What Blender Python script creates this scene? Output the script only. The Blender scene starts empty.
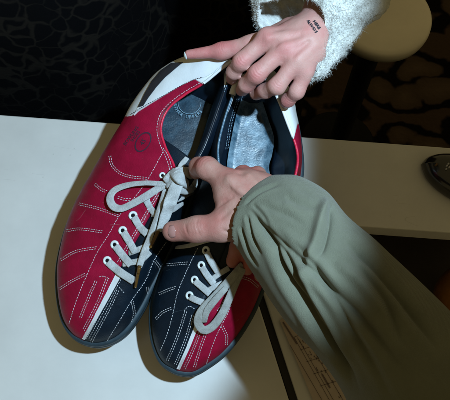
import bpy, bmesh, math, random
import numpy as np
from mathutils import Vector, Matrix, noise
from mathutils.geometry import delaunay_2d_cdt
random.seed(4); np.random.seed(4)
sc = bpy.context.scene
C = sc.collection
PI = math.pi

# ------------------------------------------------------------------ camera, world, lamps, exposure
FPX = 640.0; TILT = math.radians(22.0)
CAM = np.array([0.0, -0.62*math.sin(TILT), 0.05+0.62*math.cos(TILT)])
FW = np.array([0, math.sin(TILT), -math.cos(TILT)]); UPV = np.array([0, math.cos(TILT), math.sin(TILT)]); RT = np.array([1.0, 0, 0])
cd = bpy.data.cameras.new('camera'); cam = bpy.data.objects.new('camera', cd); C.objects.link(cam)
cam.location = CAM; cam.rotation_euler = (TILT, 0, 0)
cd.sensor_fit = 'HORIZONTAL'; cd.sensor_width = 36; cd.lens = FPX/450*36; cd.clip_start = 0.02; cd.clip_end = 60
sc.camera = cam
w = bpy.data.worlds.new('World'); sc.world = w; w.use_nodes = True
w.node_tree.nodes['Background'].inputs[0].default_value = (1.0, .79, .36, 1)
w.node_tree.nodes['Background'].inputs[1].default_value = .178
def spot(name, loc, target, energy, color, size_deg, blend, radius):
    d = bpy.data.lights.new(name, 'SPOT'); d.energy = energy; d.color = color
    d.spot_size = math.radians(size_deg); d.spot_blend = blend; d.shadow_soft_size = radius
    o = bpy.data.objects.new(name, d); C.objects.link(o); o.location = loc
    o.rotation_euler = (Vector(target)-Vector(loc)).to_track_quat('-Z', 'Y').to_euler()
    return o
spot('flash_lamp', (0.195, -0.15, 0.76), (-0.52, 0.14, 0.0), 33, (.58, .82, 1.0), 70.0, .20, .010)
sc.view_settings.view_transform = 'Standard'; sc.view_settings.look = 'None'
sc.view_settings.exposure = 0; sc.view_settings.gamma = 1

# ------------------------------------------------------------------ projection helpers (a pixel of the 450 x 400 photo and a height give a point)
def ray(px, py):
    d = FW + RT*((px-225)/FPX) + UPV*((200-py)/FPX)
    return d
def P(px, py, z):
    d = ray(px, py); t = (z-CAM[2])/d[2]
    return CAM + d*t
def proj(p):
    q = np.asarray(p)-CAM
    dep = q@FW
    return np.stack([225+FPX*(q@RT)/dep, 200-FPX*(q@UPV)/dep], -1)
def pxsize(p): return ((np.asarray(p)-CAM)@FW)/FPX
def crs(pts, n):
    """Catmull-Rom through the points, n samples (n includes both ends)"""
    p = np.asarray(pts, float); k = len(p)
    if k == 2:
        t = np.linspace(0, 1, n)[:, None]; return p[0]*(1-t)+p[1]*t
    ext = np.vstack([2*p[0]-p[1], p, 2*p[-1]-p[-2]])
    u = np.linspace(0, k-1-1e-9, n); i = u.astype(int); f = (u-i)[:, None]
    a, b, c, d = ext[i], ext[i+1], ext[i+2], ext[i+3]
    return .5*((2*b)+(-a+c)*f+(2*a-5*b+4*c-d)*f**2+(-a+3*b-3*c+d)*f**3)
def resample(pts, step):
    p = np.asarray(pts, float); s = np.r_[0, np.cumsum(np.linalg.norm(np.diff(p, axis=0), axis=1))]
    n = max(2, int(round(s[-1]/step))+1); t = np.linspace(0, s[-1], n)
    return np.stack([np.interp(t, s, p[:, j]) for j in range(p.shape[1])], -1)

# ------------------------------------------------------------------ objects
def mesh_obj(name, verts, faces, mat, parent=None, smooth=True):
    me = bpy.data.meshes.new(name); me.from_pydata([tuple(map(float, v)) for v in verts], [], [tuple(int(i) for i in f) for f in faces])
    me.update()
    if smooth: me.polygons.foreach_set('use_smooth', [True]*len(me.polygons))
    mats = mat if isinstance(mat, (list, tuple)) else [mat]
    for m in mats: me.materials.append(m)
    o = bpy.data.objects.new(name, me); C.objects.link(o)
    if parent is not None:
        o.parent = parent; o.matrix_parent_inverse = parent.matrix_world.inverted() if False else Matrix.Translation(-Vector(parent.location))
    return o
def thing(name, loc, label, cat, group=None):
    o = bpy.data.objects.new(name, None); C.objects.link(o); o.location = tuple(map(float, loc)); o.empty_display_size = .02
    o['label'] = label; o['category'] = cat
    if group: o['group'] = group
    return o
def tag(o, label, cat, group=None):
    o['label'] = label; o['category'] = cat
    if group: o['group'] = group
def grid_faces(nu, nv, closed_v=False, flip=False, off=0):
    f = []
    for i in range(nu-1):
        for j in range(nv if closed_v else nv-1):
            j2 = (j+1) % nv
            q = (off+i*nv+j, off+i*nv+j2, off+(i+1)*nv+j2, off+(i+1)*nv+j)
            f.append(q[::-1] if flip else q)
    return f
class Buf:
    def __init__(s): s.v = []; s.f = []; s.n = 0
    def add(s, v, f):
        v = np.asarray(v, float); s.v.append(v)
        s.f += [tuple(i+s.n for i in q) for q in f]; s.n += len(v)
    def build(s, name, mat, parent=None, smooth=True):
        return mesh_obj(name, np.vstack(s.v), s.f, mat, parent, smooth)
def norm(a): return a/np.maximum(np.linalg.norm(a, axis=-1, keepdims=True), 1e-12)

# ------------------------------------------------------------------ materials
def mat(name, col, rough=.5, bump=(), var=None, spec=.5, sss=0, sheen=0, coat=0, metallic=0, emis=None):
    """bump: list of (kind, scale, strength, distance); var: (scale, amount) random tint of the base colour"""
    m = bpy.data.materials.new(name); m.use_nodes = True; nt = m.node_tree; N = nt.nodes; L = nt.links
    b = N['Principled BSDF']
    b.inputs['Base Color'].default_value = (*col, 1); b.inputs['Roughness'].default_value = rough
    b.inputs['Specular IOR Level'].default_value = spec; b.inputs['Metallic'].default_value = metallic
    if sss: b.inputs['Subsurface Weight'].default_value = sss; b.inputs['Subsurface Radius'].default_value = (.9, .35, .2); b.inputs['Subsurface Scale'].default_value = .004
    if sheen: b.inputs['Sheen Weight'].default_value = sheen; b.inputs['Sheen Roughness'].default_value = .5
    if coat: b.inputs['Coat Weight'].default_value = coat; b.inputs['Coat Roughness'].default_value = .25
    tc = N.new('ShaderNodeTexCoord')
    if var:
        nz = N.new('ShaderNodeTexNoise'); nz.inputs['Scale'].default_value = var[0]; nz.inputs['Detail'].default_value = 6; nz.inputs['Roughness'].default_value = .65
        L.new(tc.outputs['Object'], nz.inputs['Vector'])
        mr = N.new('ShaderNodeMapRange'); mr.inputs['From Min'].default_value = .3; mr.inputs['From Max'].default_value = .7
        mr.inputs['To Min'].default_value = 1-var[1]; mr.inputs['To Max'].default_value = 1+var[1]
        L.new(nz.outputs['Fac'], mr.inputs['Value'])
        vm = N.new('ShaderNodeVectorMath'); vm.operation = 'SCALE'; vm.inputs[0].default_value = col
        L.new(mr.outputs[0], vm.inputs['Scale']); L.new(vm.outputs[0], b.inputs['Base Color'])
    prev = None
    for kind, scale, strength, dist in bump:
        if kind == 'noise':
            t = N.new('ShaderNodeTexNoise'); t.inputs['Scale'].default_value = scale; t.inputs['Detail'].default_value = 4; out = t.outputs['Fac']
        elif kind == 'voronoi':
            t = N.new('ShaderNodeTexVoronoi'); t.inputs['Scale'].default_value = scale; t.feature = 'F1'; out = t.outputs['Distance']
        else:
            t = N.new('ShaderNodeTexWave'); t.inputs['Scale'].default_value = scale; t.inputs['Distortion'].default_value = 1.5; t.bands_direction = 'DIAGONAL'; out = t.outputs['Fac']
        L.new(tc.outputs['Object'], t.inputs['Vector'])
        bp = N.new('ShaderNodeBump'); bp.inputs['Strength'].default_value = strength; bp.inputs['Distance'].default_value = dist
        L.new(out, bp.inputs['Height'])
        if prev: L.new(prev.outputs[0], bp.inputs['Normal'])
        prev = bp
    if prev: L.new(prev.outputs[0], b.inputs['Normal'])
    return m
LEA = [('voronoi', 900, .25, .0004), ('noise', 120, .35, .0012)]
M = {}
M['red'] = mat('red_leather', (.235, .0035, .026), .48, LEA, (60, .18), .15)
M['red_piping'] = mat('red_piping', (.55, .012, .05), .4, LEA)
M['navy'] = mat('navy_leather', (.0035, .0095, .018), .48, LEA, (60, .25), .2)
M['white'] = mat('white_leather', (.62, .66, .70), .4, [('noise', 90, .3, .001), ('voronoi', 700, .12, .0003)], (40, .08))
M['rubber'] = mat('navy_rubber', (.022, .040, .054), .5, [('noise', 400, .2, .0004)], (90, .25), .25)
M['heelstripe'] = mat('dark_heel_strip', (.015, .018, .026), .4, LEA)
M['thread'] = mat('thread_white', (.52, .54, .58), .7, [], (200, .3))
M['thread_dark'] = mat('thread_dark', (.03, .03, .05), .7)
M['lace'] = mat('cotton_lace', (.42, .44, .45), .9, [('wave', 1300, .4, .0005), ('noise', 1050, .65, .0008)], (150, .22), .1, sheen=.3)
M['lace_grey'] = mat('cotton_lace_grey', (.30, .31, .30), .9, [('wave', 1300, .4, .0005), ('noise', 1050, .65, .0008)], (150, .25), .1, sheen=.3)
M['eyelet'] = mat('eyelet_white', (.62, .68, .70), .3)
M['hole'] = mat('eyelet_hole', (.004, .004, .006), .6, spec=.1)
M['aglet'] = mat('aglet_brown', (.10, .05, .012), .25)
M['lining'] = mat('lining_navy', (.004, .009, .018), .35, [('noise', 150, .3, .001)], (80, .3))
M['liningedge'] = mat('lining_edge_blue', (.05, .11, .17), .35, LEA)
M['print'] = mat('printed_mark_dark', (.035, .012, .03), .5)
M['insoleprint'] = mat('insole_print', (.15, .26, .34), .5)
M['countertop'] = mat('white_laminate', (.60, .60, .59), .32, [('noise', 700, .05, .0003), ('noise', 12, .05, .002)], (11, .07), .5)
M['edge'] = mat('counter_edge', (.42, .40, .34), .45, [], (30, .08))
M['seam'] = mat('black_seam', (.012, .010, .008), .6)
M['desk'] = mat('beige_laminate', (.42, .38, .32), .5, [('noise', 700, .05, .0003)], (20, .05))
M['cabinet'] = mat('cabinet_black', (.010, .009, .008), .5, [], (10, .3))
M['stool'] = mat('stool_cream', (.80, .74, .62), .4, [('noise', 60, .05, .001)], (12, .06))
M['metal'] = mat('stool_metal', (.3, .3, .3), .3, metallic=1)
M['glossblack'] = mat('gloss_black', (.006, .006, .008), .12, coat=.6)
M['ball'] = mat('amber_resin', (.24, .10, .022), .12, [], (30, .4), coat=1)
M['khaki'] = mat('khaki_cotton', (.142, .150, .110), .85, [('wave', 1100, .5, .0005), ('noise', 1300, .7, .0006), ('noise', 45, .3, .002)], (45, .10), .2, sheen=.15)
M['wool'] = mat('white_wool', (.60, .62, .60), .95, [('noise', 500, .8, .002)], (120, .25), .1, sheen=.6)
M['nail'] = mat('nail', (.34, .175, .16), .25, sss=.2)
M['nail_white'] = mat('nail_polish_pale', (.62, .72, .74), .2)
M['tattoo'] = mat('tattoo_ink', (.02, .018, .025), .5)
M['paper'] = mat('form_paper', (.42, .35, .30), .8, [], (60, .06))
M['paperink'] = mat('form_ink', (.13, .095, .085), .8)
M['glyph'] = mat('pale_mark', (.4, .4, .42), .5)
def skin(name, base, red):
    m = mat(name, base, .54, [('voronoi', 1300, .25, .0003), ('noise', 110, .45, .0016), ('noise', 300, .16, .0005)], None, .32, sss=.12)
    nt = m.node_tree; N = nt.nodes; L = nt.links
    at = N.new('ShaderNodeAttribute'); at.attribute_name = 'redness'
    nz = N.new('ShaderNodeTexNoise'); nz.inputs['Scale'].default_value = 70; nz.inputs['Detail'].default_value = 6
    tc = N['Texture Coordinate']; L.new(tc.outputs['Object'], nz.inputs['Vector'])
    ad = N.new('ShaderNodeMath'); ad.operation = 'MULTIPLY_ADD'; ad.inputs[1].default_value = 1.6; ad.inputs[2].default_value = -.68
    L.new(nz.outputs['Fac'], ad.inputs[0])
    a2 = N.new('ShaderNodeMath'); a2.operation = 'ADD'; a2.use_clamp = True; L.new(ad.outputs[0], a2.inputs[0]); L.new(at.outputs['Fac'], a2.inputs[1])
    mx = N.new('ShaderNodeMix'); mx.data_type = 'RGBA'; mx.inputs['A'].default_value = (*base, 1); mx.inputs['B'].default_value = (*red, 1)
    L.new(a2.outputs[0], mx.inputs['Factor']); L.new(mx.outputs['Result'], N['Principled BSDF'].inputs['Base Color'])
    return m
M['skin_a'] = skin('skin_light', (.48, .265, .235), (.46, .14, .14))
M['skin_b'] = skin('skin_tan', (.36, .195, .16), (.35, .095, .085))
# insole: glossy worn blue
def insole_mat(name, dark, light, lo, hi):
    m = mat(name, dark, .33, [('noise', 700, .35, .0004), ('noise', 40, .35, .0026)], None, .7)
    nt = m.node_tree; N = nt.nodes; L = nt.links; tc = N['Texture Coordinate']
    nz = N.new('ShaderNodeTexNoise'); nz.inputs['Scale'].default_value = 55; nz.inputs['Detail'].default_value = 9; nz.inputs['Roughness'].default_value = .72
    L.new(tc.outputs['Object'], nz.inputs['Vector'])
    r = N.new('ShaderNodeValToRGB'); r.color_ramp.elements[0].position = lo; r.color_ramp.elements[1].position = hi
    r.color_ramp.elements[0].color = (*dark, 1); r.color_ramp.elements[1].color = (*light, 1)
    L.new(nz.outputs['Fac'], r.inputs[0]); L.new(r.outputs[0], N['Principled BSDF'].inputs['Base Color'])
    return m
M['insole_a'] = insole_mat('insole_dark_blue', (.008, .026, .045), (.04, .10, .15), .45, .78)
M['insole_b'] = insole_mat('insole_worn_blue', (.018, .06, .10), (.24, .36, .45), .38, .66)
def wear(m, base, dirt, amount, scale, speck):
    nt = m.node_tree; N = nt.nodes; L = nt.links; tc = N['Texture Coordinate']; P_ = N['Principled BSDF']
    src = P_.inputs['Base Color'].links[0].from_socket
    vo = N.new('ShaderNodeTexVoronoi'); vo.inputs['Scale'].default_value = speck; L.new(tc.outputs['Object'], vo.inputs['Vector'])
    lt = N.new('ShaderNodeMath'); lt.operation = 'LESS_THAN'; lt.inputs[1].default_value = .10; L.new(vo.outputs['Distance'], lt.inputs[0])
    nz = N.new('ShaderNodeTexNoise'); nz.inputs['Scale'].default_value = scale; nz.inputs['Detail'].default_value = 3; L.new(tc.outputs['Object'], nz.inputs['Vector'])
    gt = N.new('ShaderNodeMath'); gt.operation = 'GREATER_THAN'; gt.inputs[1].default_value = .60; L.new(nz.outputs['Fac'], gt.inputs[0])
    # thin scratches: level lines of a stretched noise
    mp = N.new('ShaderNodeMapping'); mp.inputs['Scale'].default_value = (6, 34, 6); mp.inputs['Rotation'].default_value = (0, 0, .7); L.new(tc.outputs['Object'], mp.inputs['Vector'])
    n2 = N.new('ShaderNodeTexNoise'); n2.inputs['Scale'].default_value = 1.0; n2.inputs['Detail'].default_value = 1; L.new(mp.outputs[0], n2.inputs['Vector'])
    cm = N.new('ShaderNodeMath'); cm.operation = 'COMPARE'; cm.inputs[1].default_value = .57; cm.inputs[2].default_value = .0022; L.new(n2.outputs['Fac'], cm.inputs[0])
    m1 = N.new('ShaderNodeMath'); m1.operation = 'MULTIPLY'; L.new(lt.outputs[0], m1.inputs[0]); L.new(gt.outputs[0], m1.inputs[1])
    m3 = N.new('ShaderNodeMath'); m3.operation = 'MULTIPLY'; L.new(cm.outputs[0], m3.inputs[0]); L.new(gt.outputs[0], m3.inputs[1])
    m2 = N.new('ShaderNodeMath'); m2.operation = 'MAXIMUM'; L.new(m1.outputs[0], m2.inputs[0]); L.new(m3.outputs[0], m2.inputs[1])
    am = N.new('ShaderNodeMath'); am.operation = 'MULTIPLY'; am.inputs[1].default_value = amount; L.new(m2.outputs[0], am.inputs[0])
    mx = N.new('ShaderNodeMix'); mx.data_type = 'RGBA'; L.new(am.outputs[0], mx.inputs['Factor']); L.new(src, mx.inputs['A']); mx.inputs['B'].default_value = (*dirt, 1)
    L.new(mx.outputs['Result'], P_.inputs['Base Color'])
wear(M['countertop'], None, (.30, .29, .27), .28, 9, 130)
wear(M['red'], None, (.40, .22, .25), .16, 40, 330)
wear(M['navy'], None, (.10, .14, .18), .2, 40, 330)
# dark leopard print cloth
m = mat('leopard_cloth', (.01, .01, .01), .9, [('noise', 300, .4, .001)], None, .1)
nt = m.node_tree; N = nt.nodes; L = nt.links; tc = N['Texture Coordinate']
nz = N.new('ShaderNodeTexNoise'); nz.inputs['Scale'].default_value = 22; L.new(tc.outputs['Object'], nz.inputs['Vector'])
mixv = N.new('ShaderNodeMix'); mixv.data_type = 'VECTOR'; mixv.inputs['Factor'].default_value = .045
L.new(tc.outputs['Object'], mixv.inputs['A']); L.new(nz.outputs['Color'], mixv.inputs['B'])
vo = N.new('ShaderNodeTexVoronoi'); vo.feature = 'DISTANCE_TO_EDGE'; vo.inputs['Scale'].default_value = 44; L.new(mixv.outputs['Result'], vo.inputs['Vector'])
r = N.new('ShaderNodeValToRGB'); r.color_ramp.elements[0].position = .04; r.color_ramp.elements[1].position = .13
r.color_ramp.elements[0].color = (.011, .0095, .008, 1); r.color_ramp.elements[1].color = (.0010, .0012, .0020, 1)
n3 = N.new('ShaderNodeTexNoise'); n3.inputs['Scale'].default_value = 14; n3.inputs['Detail'].default_value = 5; L.new(tc.outputs['Object'], n3.inputs['Vector'])
ma = N.new('ShaderNodeMath'); ma.operation = 'MULTIPLY_ADD'; ma.inputs[1].default_value = .55; ma.inputs[2].default_value = -.25; L.new(n3.outputs['Fac'], ma.inputs[0])
mb = N.new('ShaderNodeMath'); mb.operation = 'ADD'; L.new(ma.outputs[0], mb.inputs[0]); L.new(vo.outputs['Distance'], mb.inputs[1])
L.new(mb.outputs[0], r.inputs[0]); L.new(r.outputs[0], N['Principled BSDF'].inputs['Base Color']); M['leopard'] = m
# dark patterned carpet
m = mat('carpet', (.01, .01, .01), .95, [('noise', 60, .5, .01)], None, .05)
nt = m.node_tree; N = nt.nodes; L = nt.links; tc = N['Texture Coordinate']
mp = N.new('ShaderNodeMapping'); mp.inputs['Rotation'].default_value = (0, 0, .6); mp.inputs['Scale'].default_value = (1, 1.25, 1); L.new(tc.outputs['Object'], mp.inputs['Vector'])
vo = N.new('ShaderNodeTexVoronoi'); vo.feature = 'SMOOTH_F1'; vo.inputs['Smoothness'].default_value = .15; vo.inputs['Scale'].default_value = 8.5; vo.inputs['Randomness'].default_value = .85; nq_ = N.new('ShaderNodeTexNoise'); nq_.inputs['Scale'].default_value = 5; nq_.inputs['Detail'].default_value = 4; L.new(tc.outputs['Object'], nq_.inputs['Vector'])
mq = N.new('ShaderNodeMix'); mq.data_type = 'VECTOR'; mq.inputs['Factor'].default_value = .16; L.new(mp.outputs[0], mq.inputs['A']); L.new(nq_.outputs['Color'], mq.inputs['B']); L.new(mq.outputs['Result'], vo.inputs['Vector'])
r = N.new('ShaderNodeValToRGB'); cr = r.color_ramp
cr.elements[0].position = .0; cr.elements[0].color = (.075, .052, .036, 1)
cr.elements[1].position = .36; cr.elements[1].color = (.050, .034, .022, 1)
e = cr.elements.new(.42); e.color = (.0025, .002, .002, 1)
e = cr.elements.new(.54); e.color = (.003, .0025, .0022, 1)
e = cr.elements.new(.60); e.color = (.046, .030, .020, 1)
L.new(vo.outputs['Distance'], r.inputs[0]); L.new(r.outputs[0], N['Principled BSDF'].inputs['Base Color']); M['carpet'] = m

# ------------------------------------------------------------------ setting: floor
fl = mesh_obj('floor', [(-6, -5, -1.0), (6, -5, -1.0), (6, 8, -1.0), (-6, 8, -1.0)], [(0, 1, 2, 3)], M['carpet'], smooth=False); fl['kind'] = 'structure'

# ------------------------------------------------------------------ counter (slabs with bevelled edges)
def slab(name, pxpoly, z, thick, m, parent, bev=.0015):
    bm = bmesh.new()
    vs = [bm.verts.new(P(x, y, z)) for x, y in pxpoly]
    f = bm.faces.new(vs)
    if f.normal.z < 0 or (f.normal_update() or f.normal.z < 0): bmesh.ops.reverse_faces(bm, faces=[f])
    r = bmesh.ops.extrude_face_region(bm, geom=[f])
    for g in r['geom']:
        if isinstance(g, bmesh.types.BMVert): g.co.z += 0
    low = [v for v in bm.verts if v in vs]
    for v in low: v.co.z -= thick
    bmesh.ops.recalc_face_normals(bm, faces=bm.faces)
    bmesh.ops.bevel(bm, geom=list(bm.edges), offset=bev, segments=2, affect='EDGES', profile=.5)
    me = bpy.data.meshes.new(name); bm.to_mesh(me); bm.free(); me.materials.append(m)
    o = bpy.data.objects.new(name, me); C.objects.link(o)
    if parent is not None: o.parent = parent; o.matrix_parent_inverse = Matrix.Translation(-Vector(parent.location))
    return o
ct = thing('counter', P(150, 500, 0)*np.array([1, 1, 0])+np.array([0, 0, -1.0]), 'white laminate counter under the two bowling shoes, with a dark opening at its right', 'counter')
# seam line runs from (204,131) at back to (300,420)
slab('countertop', [(-420, 84), (203.3, 129.5), (288.5, 398), (330, 530), (-420, 560)], 0, .024, M['countertop'], ct)
slab('side_panel', [(209.6, 130), (560, 155.7), (560, 240.5), (352, 225.5), (420, 430), (460, 560), (341.5, 530), (297.5, 398)], -.0012, .024, M['countertop'], ct)
slab('seam_strip', [(203.8, 131.5), (209.2, 131.9), (297, 398), (341, 529), (330.5, 529), (289, 398)], -.005, .018, M['seam'], ct, .0004)
# cabinet below: panels
def boxm(name, lo, hi, m, parent, bev=.002):
    bm = bmesh.new(); bmesh.ops.create_cube(bm, size=1)
    for v in bm.verts:
        v.co = Vector([lo[i] if v.co[i] < 0 else hi[i] for i in range(3)])
    bmesh.ops.bevel(bm, geom=list(bm.edges), offset=bev, segments=2, affect='EDGES')
    me = bpy.data.meshes.new(name); bm.to_mesh(me); bm.free(); me.materials.append(m)
    o = bpy.data.objects.new(name, me); C.objects.link(o)
    if parent is not None: o.parent = parent; o.matrix_parent_inverse = Matrix.Translation(-Vector(parent.location))
    return o
boxm('cabinet_panel', (-.7, .06, -1.0), (.115, .075, -.026), M['cabinet'], ct)
boxm('cabinet_panel', (.13, .045, -1.0), (.75, .06, -.03), M['cabinet'], ct)
boxm('cabinet_panel', (.105, -.5, -1.0), (.12, .04, -.03), M['cabinet'], ct)
M['shelf'] = mat('shelf_dark_brown', (.045, .034, .024), .5, [], (20, .2))
boxm('shelf', (.14, -.10, -.16), (.70, .04, -.145), M['shelf'], ct)
boxm('shelf', (.14, -.45, -.42), (.70, .04, -.40), M['cabinet'], ct)
boxm('divider', (.255, -.12, -.39), (.268, .035, -.165), M['shelf'], ct)

# ------------------------------------------------------------------ stool behind the counter
def lathe(buf, prof, center, n=64):
    v = []; f = []
    for r, z in prof:
        for k in range(n):
            a = 2*PI*k/n; v.append((center[0]+r*math.cos(a), center[1]+r*math.sin(a), center[2]+z))
    f = grid_faces(len(prof), n, True, True)
    buf.add(v, f)
sz = -.42
scn = P(383, 14, sz); rs = 50*pxsize(scn)
st = thing('stool', (scn[0], scn[1], -1.0), 'round cream stool seat seen beyond the counter, partly behind the white sweater sleeve', 'stool')
b = Buf(); lathe(b, [(.0001, 0), (rs*.5, .0), (rs*.86, .001), (rs*.95, -.001), (rs*.99, -.006), (rs, -.014), (rs*.985, -.024), (rs*.93, -.030), (rs*.5, -.032), (.0001, -.032)], (scn[0], scn[1], sz)); b.build('seat', M['stool'], st)
b = Buf(); lathe(b, [(.0001, -.033), (.025, -.033), (.025, -.55), (.10, -.562), (.11, -.578), (.0001, -.579)], (scn[0], scn[1], sz), 32); b.build('pedestal', mat('black_enamel', (.0025, .0023, .002), .6, spec=.1), st)

# ------------------------------------------------------------------ bowling ball and black item
bc = P(480, 306, -.075)
bb = Buf(); R_ = .052; nn = 40
bb_v = [(R_*math.sin(a), R_*math.cos(a)) for a in np.linspace(.0001, PI-.0001, 32)]
lathe(bb, bb_v, bc, 48); o = bb.build('amber_ball', M['ball']); tag(o, 'glossy amber brown ball cut off by the right edge below the counter', 'ball')
o.location = (0, 0, 0)
# black pointed mouse-like item
def px_dome(name, outline, z0, h, m, parent=None, lab=None, cat=None):
    pts = resample(crs(outline+[outline[0]], 120), 1.2)[:-1]
    c = pts.mean(0); v = []; f = []
    prof = [(1.0, 0), (1.02, .12), (1.0, .35), (.93, .62), (.80, .82), (.60, .94), (.35, .99), (.12, 1.0)]
    for s, hh in prof:
        for p in pts:
            q = c+(p-c)*s; w_ = P(q[0], q[1], z0); w_[2] = z0+h*hh; v.append(w_)
    n = len(pts); f = grid_faces(len(prof), n, True)
    w_ = P(c[0], c[1], z0); w_[2] = z0+h; v.append(w_); k = (len(prof)-1)*n
    for j in range(n): f.append((k+j, k+(j+1) % n, len(v)-1))
    o = mesh_obj(name, v, f, m, parent)
    bm = bmesh.new(); bm.from_mesh(o.data); bmesh.ops.recalc_face_normals(bm, faces=bm.faces); bm.to_mesh(o.data); bm.free()
    return o
mouse = thing('computer_mouse', P(450, 180, 0), 'glossy black computer mouse cut off by the right edge of the counter', 'mouse')
px_dome('shell', [(421, 166), (427, 159.5), (440, 157), (470, 160), (505, 178), (512, 200), (495, 214), (468, 208), (442, 194), (427, 180)], .001, .021, M['glossblack'], mouse)
def flatpoly(name, pts3, m, parent):
    return mesh_obj(name, pts3, [tuple(range(len(pts3)))], m, parent, False)
b = Buf()
for (x, y, r_) in [(447, 165.5, .9), (448.5, 163.5, .9), (449.5, 167, .9), (446.5, 168.5, .8)]:
    c_ = P(x, y, .0228); lathe(b, [(.0001, .0006), (r_*.0009, .0004), (r_*.001, -.002)], c_, 12)
b.build('pale_mark', M['glyph'], mouse)
b = Buf(); c_ = P(436.5, 164.2, .0205); lathe(b, [(.0001, .001), (.001, .0007), (.0013, -.003)], c_, 12); b.build('indicator', M['aglet'], mouse)

# ------------------------------------------------------------------ paper form
pf = thing('paper_form', P(300, 360, .001), 'printed paper form with ruled lines on the counter beside the khaki sleeve', 'paper')
pv = [P(x, y, .0012) for x, y in [(279.5, 320), (333, 303), (398, 425), (330, 440)]]
mesh_obj('sheet', pv+[p-np.array([0, 0, .0006]) for p in pv], [(0, 1, 2, 3), (7, 6, 5, 4), (0, 4, 5, 1), (1, 5, 6, 2), (2, 6, 7, 3), (3, 7, 4, 0)], M['paper'], pf, False)
b = Buf()
def pline(x0, y0, x1, y1, wd, z=.0016):
    a, c_ = P(x0, y0, z), P(x1, y1, z); d = norm(c_-a); n_ = np.array([-d[1], d[0], 0])*wd/2000
    b.add([a-n_, c_-n_, c_+n_, a+n_], [(0, 1, 2, 3)])
pline(283, 322, 297, 344, 1.4)
for l in [(294, 337, 306, 333), (294, 337, 335, 410), (297.5, 337.5, 338, 408), (304, 334, 346, 405), (309, 333, 352, 404), (300, 350, 316, 345), (306, 362, 322, 357), (290, 345, 322, 400), (313, 374, 330, 369), (320, 386, 337, 381)]:
    pline(*l, .45)
for i in range(26):
    t = random.random(); s = random.uniform(0, 9); x = 299+t*36+s; y = 340+t*62-s*.35
    pline(x, y, x+random.uniform(1, 3)*.5, y+random.uniform(1, 3)*.85, random.uniform(.5, 1.0))
pline(322, 374, 330, 388, 1.6)
b.build('printed_lines', M['paperink'], pf, False)

# ------------------------------------------------------------------ shoe construction
NU, NV = 200, 40
class Patch:
    """grid surface with pixel lookup"""
    def __init__(s, G, flip=False):
        s.G = G; du = np.gradient(G, axis=0); dv = np.gradient(G, axis=1)
        n = norm(np.cross(du, dv))
        if flip: n = -n
        s.N = n; s.px = proj(G); s.flip = flip
def half(Lp, Tp, side, nbulge):
    """Lp/Tp: rails [(px,py,z)], bulge like a superellipse in the forefoot, straighter at the collar"""
    A = crs([P(*p) for p in Lp], NU); B = crs([P(*p) for p in Tp], NU)
    k = np.linspace(0, len(Lp)-1, NU)
    p = np.interp(k, [0, 4, 8, 10, 16], nbulge)
    th = np.linspace(0, PI/2, NV)
    a = 1-np.cos(th)[None, :]**p[:, None]; h = np.sin(th)[None, :]**p[:, None]
    D = B-A; G = A[:, None, :]+D[:, None, :]*a[..., None]
    G[..., 2] = A[:, None, 2]+D[:, None, 2]*h
    # outward belly of the quarters near the heel
    bel = np.interp(k, [0, 9, 12, 14, 16], [0, 0, .002, .003, .002])[:, None]*np.sin(2*th)[None, :]
    out = norm(np.cross(np.gradient(A, axis=0), [0, 0, 1.0])*side*-1)
    G = G+out[:, None, :]*bel[..., None]
    # light creasing of the leather
    for i in range(NU):
        for j in range(0, NV):
            q = G[i, j]
            G[i, j, 2] += .0009*noise.noise(Vector(q*38)) + .0003*noise.noise(Vector(q*120)) + .0011*math.exp(-((k[i]-7)/2.0)**2)*noise.noise(Vector((q[0]*30-q[1]*12, q[1]*110+q[0]*46, q[2]*40)))
    return Patch(G, flip=(side > 0))
class Lookup:
    def __init__(s, patches):
        s.p = patches
    def at(s, x, y, which=None):
        best = None
        for i, pt in enumerate(s.p):
            if which is not None and i not in which: continue
            d = (pt.px[..., 0]-x)**2+(pt.px[..., 1]-y)**2
            vd = ((CAM-pt.G)*pt.N).sum(-1)
            d = d+np.where(vd > 0, 0, 60.0)-pt.G[..., 2]*20
            k = np.unravel_index(np.argmin(d), d.shape)
            if best is None or d[k] < best[0]: best = (d[k], pt, k)
        _, pt, (i, j) = best
        G = pt.G; i0 = min(max(i, 1), G.shape[0]-2); j0 = min(max(j, 1), G.shape[1]-2)
        # plane at that vertex hit by the pixel's ray
        n = pt.N[i, j]; g = G[i, j]; d = ray(x, y); dn = d@n
        q = CAM+d*(((g-CAM)@n)/dn) if abs(dn) > .12 else g
        if np.linalg.norm(q-g) > .003: q = g+(q-g)*.003/np.linalg.norm(q-g)
        return q, n
def patch_obj(name, pt, i0, i1, m, parent, thick=.0016, j0=0, j1=None):
    j1 = j1 or pt.G.shape[1]
    G = pt.G[i0:i1, j0:j1]; n_ = pt.N[i0:i1, j0:j1]; nu, nv = G.shape[:2]
    o = mesh_obj(name, G.reshape(-1, 3), grid_faces(nu, nv, False, not pt.flip), m, parent)
    md = o.modifiers.new('thickness', 'SOLIDIFY'); md.thickness = thick; md.offset = -1
    return o
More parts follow.
